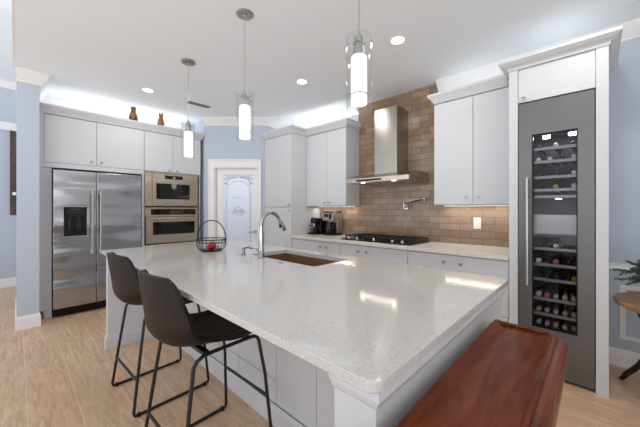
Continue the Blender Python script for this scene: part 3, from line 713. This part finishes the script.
# carved figures on the cabinet tops
def figure(loc, lab, ms, shape):
    r = thing('carved_figure', lab, 'figurine', loc)
    k = shape
    MB().lathe([(0, 0), (.05*k, 0), (.055*k, .02), (.052*k, .07), (.04*k, .12), (.03*k, .145), (0, .15)]).build('figure_body', ms[0], r)
    mb = MB(); mb.sph((0, 0, .17), .034*k, (1, .95, 1.05)); mb.sph((0, -.03*k, .165), .012, (1, 1.3, 1)); mb.build('head', ms[1], r)
    return r
f = figure((1.135, 4.70, 2.4955), 'dark brown carved figure on the refrigerator cabinet top', (M['figure_dark'], M['figure_wood']), 1)
mb = MB(); mb.lathe([(0, .19), (.036, .19), (.034, .205), (.02, .215), (0, .216)]); mb.build('hat', M['figure_wood'], f)
mb = MB(); mb.sph((-.012, -.045, .085), .03, (1, .8, 1.6)); mb.build('apron', M['figure_wood'], f)
f = figure((1.49, 4.70, 2.4955), 'light brown carved animal figure on the oven cabinet top', (M['figure_wood'], M['figure_wood']), .9)
mb = MB(); mb.cyl((-.02, 0, .19), (-.028, 0, .222), .012, .002, 10); mb.cyl((.02, 0, .19), (.028, 0, .222), .012, .002, 10); mb.build('ear', M['figure_dark'], f)
mb = MB(); mb.tube([(.03, .01, .01), (.07, 0, .015), (.075, -.03, .02)], .008, 8); mb.build('tail', M['figure_wood'], f)

# dark wooden plaque on the far wall
r = thing('wall_plaque', 'tall narrow weathered wood plaque hanging beside the pillar', 'wall decoration', (-.015, 6.97, 1.18))
MB().box(-.055, .05, 0, .03, 0, 1.40, .004).build('board', M['old_wood'], r)
mb = MB(); mb.sph((0, -.03, .35), .03, (1, .9, 1)); mb.cyl((0, -.02, .35), (0, .001, .35), .012); mb.build('knob', M['white_plastic'], r)

# ------------------------------------------------------------------ island
IX0, IX1, IY0, IY1 = .536, 1.86, .343, 3.305
SX0, SX1, SY0, SY1 = 1.355, 1.735, 1.345, 2.10
ZI = .900; TH = .030
r = thing('kitchen_island', 'white panelled kitchen island under the speckled quartz top', 'island')
zb = ZI-TH-.0005
mb = MB(); bx0, bx1, by0, by1 = 1.075, 1.80, .502, 3.228
mb.box(bx0, bx0+.018, by0, by1, 0, zb); mb.box(bx1-.018, bx1, by0, by1, .10, zb); mb.box(bx0, bx1, by0, by0+.018, 0, zb); mb.box(bx0, bx1, by1-.018, by1, 0, zb); mb.box(bx0, bx1, by0, by1, .0, .10)
mb.build('body', M['cab'], r)
ys = [.505, 1.04, 1.371, 1.794, 2.25, 2.70, 3.226]
for a, b in zip(ys, ys[1:]):
    if a < 1.3: MB().box(bx0-.012, bx0-.0005, a+.0015, b-.0015, .125, zb-.002, .0015, 1).build('front_panel', M['cab'], r)
    else:
        MB().box(bx0-.012, bx0-.0005, a+.0015, b-.0015, .262, zb-.002, .0015, 1).build('front_panel', M['cab'], r)
        MB().box(bx0-.012, bx0-.0005, a+.0015, b-.0015, .125, .258, .0015, 1).build('front_panel', M['cab'], r)
for a, b in ((.505, 1.25), (1.25, 2.1), (2.1, 3.226)):
    MB().box(bx1+.0005, bx1+.018, a+.002, b-.002, .11, zb-.004, .0015, 1).build('back_door', M['cab'], r)
MB().box(.576, 1.82, .370, .498, 0, zb-.0005, .002).build('end_panel', M['cab'], r)
MB().box(.576, 1.82, 3.232, 3.282, 0, zb-.0005, .002).build('end_panel', M['cab'], r)
mb = MB()
cap = [(0, zb-.001), (.020, zb-.001), (.020, zb-.024), (.013, zb-.030), (.010, zb-.044), (.004, zb-.052), (0, zb-.054)]
mb.sweep(cap, [(.576, .498), (.576, .370), (1.82, .370), (1.82, .498)], -1)
mb.build('cap_moulding', M['cab'], r)
mb = MB(); mb.sweep(base(.12, .014), [(bx0-.012, 3.232), (bx0-.012, .498)], -1)
mb.sweep(base(.12, .014), [(.576, 3.282), (.576, 3.232), (bx0-.014, 3.232)], -1)
mb.sweep(base(.12, .014), [(bx0-.014, .498), (.576, .498), (.576, .370), (1.82, .370)], -1)
mb.build('base_moulding', M['cab'], r)
# quartz top with sink cut-out
def slab(x0, x1, y0, y1, z0, z1, rad, hole):
    t = bmesh.new()
    def loop(inset, z):
        R = rad-inset*.6; pts = []
        for cx, cy, s in ((x1-rad, y1-rad, 0), (x0+rad, y1-rad, 1), (x0+rad, y0+rad, 2), (x1-rad, y0+rad, 3)):
            for k in range(7):
                a = s*PI/2+k*PI/12; pts.append(t.verts.new((cx+(rad-inset)*math.cos(a), cy+(rad-inset)*math.sin(a), z)))
        return pts
    e = .004
    L = [loop(e, z0), loop(0, z0+e), loop(0, z1-e), loop(e*.3, z1-e*.3), loop(e, z1)]
    for A, B in zip(L, L[1:]):
        for k in range(len(A)): t.faces.new((A[k], A[(k+1) % len(A)], B[(k+1) % len(A)], B[k]))
    hx0, hx1, hy0, hy1 = hole; hr = .02
    def hl(z):
        pts = []
        for cx, cy, s in ((hx1-hr, hy1-hr, 0), (hx0+hr, hy1-hr, 1), (hx0+hr, hy0+hr, 2), (hx1-hr, hy0+hr, 3)):
            for k in range(4): a = s*PI/2+k*PI/6; pts.append(t.verts.new((cx+hr*math.cos(a), cy+hr*math.sin(a), z)))
        return pts
    A, B = hl(z0), hl(z1)
    for k in range(len(A)): t.faces.new((A[k], B[k], B[(k+1) % len(A)], A[(k+1) % len(A)]))
    for lo, ho in ((L[0], A), (L[-1], B)):
        ed = []
        for lp in (lo, ho):
            for k in range(len(lp)): ed.append(t.edges.get((lp[k], lp[(k+1) % len(lp)])) or t.edges.new((lp[k], lp[(k+1) % len(lp)])))
        bmesh.ops.triangle_fill(t, edges=ed, use_beauty=True)
    bmesh.ops.recalc_face_normals(t, faces=t.faces)
    return t
mb = MB(); mb.merge(slab(IX0, IX1, IY0, IY1, ZI-TH, ZI, .035, (SX0, SX1, SY0, SY1)))
top = tag(mb.build('island_countertop', M['quartz'], ang=40), 'pale speckled quartz countertop on the island', 'countertop')
r = thing('kitchen_sink', 'undermount stainless sink set into the island countertop', 'sink', (SX0, SY0, ZI-TH-.22))
sw, sl = SX1-SX0, SY1-SY0; e = .012
mb = MB(); mb.box(-e, sw+e, -e, sl+e, 0, .008); mb.box(-e, -.002, -e, sl+e, .006, .2195); mb.box(sw+.002, sw+e, -e, sl+e, .006, .2195); mb.box(-e, sw+e, -e, -.002, .006, .2195); mb.box(-e, sw+e, sl+.002, sl+e, .006, .2195)
mb.build('basin', M['sink_bronze'], r)
MB().lathe([(0, .004), (.02, .003), (.04, .006), (.045, .002), (.045, 0), (0, 0)], (sw/2, sl/2, .008)).build('drain', M['chrome'], r)

# faucet
r = thing('kitchen_faucet', 'chrome pull-down gooseneck faucet at the island sink', 'faucet', (1.308, 1.875, ZI+.0005))
mb = MB(); mb.lathe([(0, 0), (.030, 0), (.030, .006), (.024, .010), (.0235, .075), (.020, .085), (.019, .20), (0, .20)]); mb.build('body', M['chrome'], r)
pts = [(0, 0, .19), (0, 0, .24)]+[(.092-.092*math.cos(t*PI/18), 0, .25+.10*math.sin(t*PI/18)) for t in range(0, 16)]
mb = MB(); mb.tube(pts, .0145, 14); mb.build('gooseneck', M['chrome'], r)
e0 = Vector(pts[-1]); dirv = (Vector(pts[-1])-Vector(pts[-2])).normalized()
mb = MB(); mb.tube([e0-dirv*.01, e0+dirv*.02, e0+dirv*.08, e0+dirv*.11], [.013, .0155, .018, .019], 14); sh = mb.build('spray_head', M['chrome'], r)
mb = MB(); p = e0+dirv*.06; mb.box(p.x-.026, p.x-.010, -.008, .008, p.z-.024, p.z+.014, .004); mb.build('spray_button', M['black'], sh)
mb = MB(); mb.cyl((0, .02, .06), (0, .055, .06), .014); mb.tube([(0, .048, .06), (-.01, .07, .066), (-.03, .12, .085)], .006, 8); mb.build('lever_handle', M['chrome'], r)
r = thing('soap_dispenser', 'short chrome soap dispenser beside the gooseneck faucet', 'soap dispenser', (1.29, 2.10, ZI+.0005))
mb = MB(); mb.lathe([(0, 0), (.024, 0), (.024, .006), (.014, .012), (.013, .045), (.018, .05), (.018, .062), (0, .064)]); mb.build('pump', M['chrome'], r)
mb = MB(); mb.tube([(0, 0, .057), (.04, 0, .06), (.085, 0, .048)], .007, 8); mb.build('spout', M['chrome'], r)
r = thing('air_switch', 'small round chrome disposal button flush on the countertop', 'button', (1.285, 1.61, ZI+.0005))
MB().lathe([(0, 0), (.019, 0), (.019, .004), (.014, .006), (0, .006)]).build('ring', M['chrome'], r)
MB().lathe([(0, .0055), (.010, .0055), (.010, .009), (0, .009)]).build('push_button', M['nickel'], r)

# wire basket and apple
BL = (1.235, 2.55, ZI+.0005)
r = thing('wire_basket', 'round dark wire basket with arched handle on the island', 'basket', BL)
mb = MB(); R0, R1, bh = .085, .128, .105
def ring(rr, z, n=36): return [(rr*math.cos(2*PI*k/n), rr*math.sin(2*PI*k/n), z) for k in range(n)]
mb.tube(ring(R1, bh), .0045, 8, True); mb.tube(ring(R1-.003, bh-.022), .003, 8, True); mb.tube(ring(R1, .05), .0025, 6, True); mb.tube(ring(R0, .005), .004, 8, True)
for k in range(24):
    a = 2*PI*k/24; mb.tube([(q*math.cos(a), q*math.sin(a), z) for q, z in ((R0, .005), (R0+.028, .02), (R1-.002, .05), (R1, bh))], .002, 6)
for k in range(-4, 5):
    h_ = math.sqrt(max(0, R0**2-(k*.018)**2)); mb.tube([(k*.018, -h_, .005), (k*.018, h_, .005)], .0018, 6)
mb.build('bowl', M['dark_bronze'], r)
MB().lathe([(0, .0075), (R0-.002, .0075), (R0+.01, .011), (R0+.01, .012), (R0-.002, .009), (0, .009)]).build('liner', M['black_metal'], r)
mb = MB(); hdir = Vector((RT.x, RT.y, 0)); mb.tube([(hdir.x*R1*math.cos(t*PI/24)*1.0, hdir.y*R1*math.cos(t*PI/24), bh-.01+.18*math.sin(t*PI/24)**.8) for t in range(25)], .0048, 8); mb.build('handle', M['dark_bronze'], r)
r = thing('tomato', 'single red tomato lying inside the wire basket', 'tomato', (BL[0]+.0, BL[1]-.005, BL[2]+.0095))
MB().lathe([(0, .003), (.02, 0), (.036, .014), (.041, .034), (.036, .056), (.02, .068), (.006, .064), (0, .062)]).build('fruit', M['red'], r)
mb = MB()
for k in range(5): a = k*2*PI/5; mb.tube([(0, 0, .064), (.010*math.cos(a), .010*math.sin(a), .070), (.02*math.cos(a), .02*math.sin(a), .0695)], [.0025, .003, .001], 6)
mb.build('stem', M['stem'], r)

# ------------------------------------------------------------------ stools
def make_stool():
    r = thing('counter_stool', 'brown leather bucket counter stool nearest the camera at the island', 'stool', (.71, 1.485, 0), .03, 'leather counter stools at the island')
    prof = [(-.315, .992), (-.309, .955), (-.297, .88), (-.284, .795), (-.272, .718), (-.23, .668), (-.165, .648), (-.07, .642), (.03, .64), (.12, .648), (.185, .652), (.222, .640), (.232, .622)]
    hw =   [.148, .172, .195, .212, .22, .222, .222, .222, .22, .215, .205, .19, .175]
    fx =   [.045, .062, .075, .085, .085, .07, .045, .02, .0, .0, -.008, -.015, -.02]
    fz =   [-.012, -.004, .0, .01, .03, .045, .05, .035, .018, .01, .006, .004, .002]
    def resamp(a, n):
        out = []
        for i in range(n):
            t = i*(len(a)-1)/(n-1); k = min(int(t), len(a)-2); f = t-k
            p0, p1, p2, p3 = a[max(k-1, 0)], a[k], a[k+1], a[min(k+2, len(a)-1)]
            cr = lambda q0, q1, q2, q3: .5*((2*q1)+(-q0+q2)*f+(2*q0-5*q1+4*q2-q3)*f*f+(-q0+3*q1-3*q2+q3)*f**3)
            out.append(tuple(cr(*q) for q in zip(p0, p1, p2, p3)))
        return out
    rows = resamp([(a[0], a[1], b, c, d) for a, b, c, d in zip(prof, hw, fx, fz)], 34); NT_ = 18
    t = bmesh.new(); G = []
    for i, (x, z, h, ex, ez) in enumerate(rows):
        row = []
        for j in range(NT_+1):
            s = -1+2*j/NT_; q = abs(s)**2.4
            row.append(t.verts.new((x+ex*q, h*s, z+ez*q)))
        G.append(row)
    for i in range(len(G)-1):
        for j in range(NT_): t.faces.new((G[i][j], G[i+1][j], G[i+1][j+1], G[i][j+1]))
    bmesh.ops.recalc_face_normals(t, faces=t.faces)
    mb = MB(); mb.merge(t); o = mb.build('bucket_seat', M['leather'], r, 60)
    sm = o.modifiers.new('solid', 'SOLIDIFY'); sm.thickness = .026; sm.offset = 0
    sb = o.modifiers.new('bev', 'BEVEL'); sb.width = .009; sb.segments = 3; sb.limit_method = 'ANGLE'; sb.angle_limit = math.radians(50)
    # stitched seams on the seat pad
    for ss in (-.72, .72):
        mb = MB(); pts = []
        for (x, z, h, ex, ez) in rows[9:32]:
            q = abs(ss)**2.4; pts.append((x+ex*q+.004, h*ss, z+ez*q+.0145))
        mb.tube(pts, .0022, 6); mb.build('seam', M['leather'], r)
    for s in (-1, 1):
        y = s*.235; yt = s*.19; q = .009
        path = [(-.175, yt+s*.002, .575), (-.20, yt+s*.015, .40), (-.248, y, .03), (-.242, y, .013), (-.224, y, .0095), (.208, y, .0095), (.226, y, .013), (.232, y, .03), (.205, yt+s*.015, .40), (.175, yt+s*.002, .58), (.165, yt, .603), (.145, yt, .614), (.12, yt, .616), (-.09, yt, .616), (-.13, yt, .612), (-.158, yt, .598), (-.175, yt+s*.002, .575)]
        MB().tube(path, q, 10).build('sled_leg', M['black_metal'], r)
        for gx in (-.22, .205): MB().cyl((gx, y, 0), (gx, y, .02), .012, seg=12).build('foot_glide', M['black'], r)
    MB().tube([(-.224, -.220, .21), (-.224, .220, .21)], .008, 10).build('stretcher', M['black_metal'], r)
    MB().tube([(.215, -.215, .28), (.215, .215, .28)], .008, 10).build('footrest', M['black_metal'], r)
    MB().box(-.13, -.10, -.19, .19, .612, .63, .003).build('seat_bracket', M['black_metal'], r); MB().box(.09, .12, -.19, .19, .610, .628, .003).build('seat_bracket', M['black_metal'], r)
    return r
st = make_stool()
copy_thing(st, (.735, 2.29, 0), 'brown leather bucket counter stool at the far end of the island, near the refrigerator', .04)

# ------------------------------------------------------------------ pendants, downlights, vent
def make_pendant():
    r = thing('pendant_light', 'glass cylinder pendant light farthest away, above the island end by the refrigerator', 'pendant light', (1.185, 2.94, 1.775), 0, 'glass cylinder pendants over the island')
    zc = ZC-1.775
    MB().lathe([(0, zc-.001), (.066, zc-.001), (.066, zc-.012), (.058, zc-.020), (.012, zc-.022), (.010, zc-.034), (0, zc-.034)]).build('canopy', M['nickel'], r)
    MB().cyl((0, 0, .41), (0, 0, zc-.03), .0022, seg=8).build('cord', M['nickel'], r)
    mb = MB(); mb.lathe([(0, .40), (.006, .40), (.008, .375), (.022, .37), (.024, .365), (.024, .315), (.03, .31), (.03, .265), (0, .265)], seg=20); mb.build('socket_cap', M['nickel'], r)
    mb = MB()
    for a in (0.3, 0.3+PI/2): mb.tube([(-.069*math.cos(a), -.069*math.sin(a), .335), (.069*math.cos(a), .069*math.sin(a), .335)], .003, 6)
    for k in range(4): a = .3+k*PI/2; mb.sph((.069*math.cos(a), .069*math.sin(a), .335), .007, seg=8)
    mb.tube([(.032*math.cos(t*PI/12), .032*math.sin(t*PI/12), .338) for t in range(24)], .003, 6, True)
    mb.build('cross_pin', M['nickel'], r)
    MB().lathe([(.062, 0), (.065, 0), (.065, .37), (.062, .37), (.062, 0)], seg=36).build('glass_cylinder', M['glass'], r)
    MB().lathe([(0, .272), (.032, .272), (.038, .265), (.040, .25), (.040, .03), (.037, .026), (0, .026)], seg=28).build('opal_diffuser', M['diffuser'], r)
    mb = MB(); mb.tube([(.0425*math.cos(t*PI/16), .0425*math.sin(t*PI/16), .075) for t in range(32)], .0032, 6, True)
    for k in range(3): a = k*2*PI/3+.5; mb.tube([(.039*math.cos(a), .039*math.sin(a), .075), (.0625*math.cos(a), .0625*math.sin(a), .075)], .002, 6)
    mb.build('spacer_ring', M['nickel'], r)
    return r
p0 = make_pendant()
copy_thing(p0, (1.192, 1.92, 1.785), 'glass cylinder pendant light hanging above the island sink, middle of three')
copy_thing(p0, (1.205, .875, 1.785), 'glass cylinder pendant light nearest the camera, above the near island end')

cans = [(1.126, 4.01, 'round recessed ceiling light near the refrigerator'), (2.276, 2.458, 'round recessed ceiling light before the coffee corner'), (2.291, 1.253, 'round recessed ceiling light before the range hood')]
hid = [(1.2, -1.0), (2.3, 0.0)]
r0 = None
for x, y, lab in cans:
    if r0 is None:
        r0 = thing('recessed_light', lab, 'ceiling light', (x, y, ZC), 0, 'recessed ceiling lights')
        MB().lathe([(.052, -.001), (.072, -.001), (.072, -.005), (.056, -.007), (.052, -.001)], seg=32).build('trim_ring', M['white_plastic'], r0)
        MB().lathe([(0, -.001), (.052, -.001), (.052, -.004), (0, -.004)], seg=32).build('lens', M['lens'], r0)
    else: copy_thing(r0, (x, y, ZC), lab)
for x, y in [(c[0], c[1]) for c in cans]+hid:
    area('can_lamp', (x, y, ZC-.012), (.10, .10), CAN_W, (1, .98, .96), shape='DISK')
r = thing('ceiling_vent', 'grey slotted air vent in the ceiling before the pantry door', 'vent', (1.768, 4.03, ZC-.0005))
MB().box(-.165, .165, -.06, .06, -.008, 0, .003).build('vent_frame', M['white_plastic'], r)
mb = MB(); mb.box(-.15, .15, -.047, .047, -.0095, -.007); mb.build('vent_back', M['grille'], r)
mb = MB()
for k in range(6): mb.box(-.15, .15, -.045+k*.0165, -.038+k*.0165, -.014, -.009)
mb.build('vent_slat', M['grille'], r)

# ------------------------------------------------------------------ cherry sideboard at the island's near end
r = thing('cherry_sideboard', 'polished cherry wood sideboard with raised rims against the island end', 'sideboard', (.25, .2, 0))
SL = 1.50-.25; ox = -.2
Z0 = .780
topp = [(.335, .745), (.335, Z0+.002), (.330, Z0+.006), (.315, Z0+.006), (.308, Z0+.001), (.302, Z0-.006), (.130, Z0-.006), (.125, Z0+.001), (.120, Z0+.004), (.113, Z0+.002), (.110, Z0-.003), (.104, Z0-.002), (.096, Z0+.001), (.086, Z0-.005), (.078, Z0-.017), (.074, Z0-.035), (.078, .70), (.086, .64), (.098, .57), (.112, .50), (.125, .44), (.128, .40), (.30, .40), (.30, .745)]
topp = [(y+ox, z) for y, z in topp]
t = bmesh.new(); rings = []; RC = .075
xs = [0]+[SL-RC+RC*math.sin(k*PI/2/12) for k in range(13)]
for x in xs:
    q = max(0, x-(SL-RC)); cut = RC-math.sqrt(max(0, RC*RC-q*q)); dz = -.004*(q/RC)
    rings.append([t.verts.new((x, y+(cut*(1-min(1, max(0, (y-ox-.08)/.21))) if y-ox < .29 else 0), z+dz)) for y, z in topp])
for A, B_ in zip(rings, rings[1:]):
    for k in range(len(A)): t.faces.new((A[k], A[(k+1) % len(A)], B_[(k+1) % len(A)], B_[k]))
t.faces.new(rings[0]); t.faces.new(rings[-1][::-1])
mb = MB(); mb.merge(t); mb.build('carcass', M['cherry'], r)
MB().box(SL-.028, SL-.004, .15+ox, .325+ox, Z0-.010, Z0+.003, .004).build('end_rim', M['cherry'], r)
for x in (.05, SL-.06):
    for y in (.155, .28):
        MB().lathe([(0, .001), (.016, .001), (.02, .02), (.014, .05), (.018, .12), (.024, .22), (.018, .30), (.026, .34), (.026, .41), (0, .41)], (x, y+ox, 0), 16).build('leg', M['dark_bronze'], r)

# ------------------------------------------------------------------ round side table and plant
TC = (2.95, -.45)
r = thing('side_table', 'round rustic wood side table on curved black iron legs', 'side table', (*TC, 0))
MB().lathe([(0, .622), (.352, .622), (.362, .628), (.364, .649), (.358, .656), (0, .656)], seg=48).build('table_top', M['table_wood'], r)
a0 = math.atan2(-.147-TC[1], 3.123-TC[0])
for k in range(3):
    a = a0+k*2*PI/3; c_, s_ = math.cos(a), math.sin(a)
    pr_ = [(.26, .62), (.275, .585), (.25, .52), (.21, .45), (.19, .36), (.21, .27), (.27, .15), (.335, .06), (.36, .014), (.372, .012)]
    MB().tube([(q*c_, q*s_, z) for q, z in pr_], [.02, .02, .02, .019, .018, .018, .018, .018, .014, .012], 10).build('leg', M['black_metal'], r)
mb = MB(); mb.tube([(.205*math.cos(t*PI/16), .205*math.sin(t*PI/16), .30) for t in range(32)], .009, 8, True); mb.tube([(.24*math.cos(t*PI/16), .24*math.sin(t*PI/16), .608) for t in range(32)], .010, 8, True); mb.build('ring_brace', M['black_metal'], r)
r = thing('potted_plant', 'dark green needle-leaved plant in a pot on the round side table', 'plant', (TC[0]+.02, TC[1]-.03, .6565))
MB().lathe([(0, 0), (.07, 0), (.085, .02), (.10, .14), (.105, .15), (.098, .152), (.09, .13), (0, .13)]).build('pot', M['pot'], r)
MB().lathe([(0, .131), (.089, .131), (.085, .135), (0, .138)]).build('soil', M['soil'], r)
rng = random.Random(3)
fol = MB(); stems = MB()
def sprig(p0, p1, sag, nsub):
    P = [Vector(p0).lerp(Vector(p1), t/10)+Vector((0, 0, sag*math.sin(PI*t/10))) for t in range(11)]
    stems.tube(P, [.004-.0003*i for i in range(11)], 6)
    d = (P[-1]-P[0]).normalized()
    def needles(a, b, n, L):
        for i in range(n):
            q = a.lerp(b, i/n); dd = (b-a).normalized()
            for k in range(5):
                an = rng.uniform(0, 2*PI); o = dd.orthogonal().normalized(); o2 = dd.cross(o)
                tip = q+(o*math.cos(an)+o2*math.sin(an))*L*.75+dd*L*.8
                fol.tube([q, (q+tip)/2, tip], [.0018, .0022, .0006], 4)
    for i in range(3, 10): needles(P[i], P[i+1], 4, .016)
    for i in range(nsub):
        a = P[3+i*7//nsub]; sd = d.cross(Vector((0, 0, 1))).normalized()*(1 if i % 2 else -1)
        e_ = a+sd*rng.uniform(.05, .085)+d*rng.uniform(.05, .09)+Vector((0, 0, rng.uniform(-.02, .03)))
        stems.tube([a, (a+e_)/2+Vector((0, 0, .006)), e_], [.0025, .002, .001], 5); needles(a, e_, 12, .016)
for an, L, up in ((2.05, .42, .05), (2.17, .41, -.01), (1.97, .33, .09), (2.28, .38, .05), (1.85, .33, -.02), (1.75, .30, .06), (2.5, .34, .03), (1.45, .28, .03), (2.9, .34, .02), (3.5, .32, .06), (.6, .26, .06), (4.4, .3, .06), (5.4, .3, .06)):
    sprig((0, 0, .14), (L*math.cos(an), L*math.sin(an), .14+up), .05, 6)
stems.build('stem', M['stem'], r); fol.build('needles', M['leaf'], r)
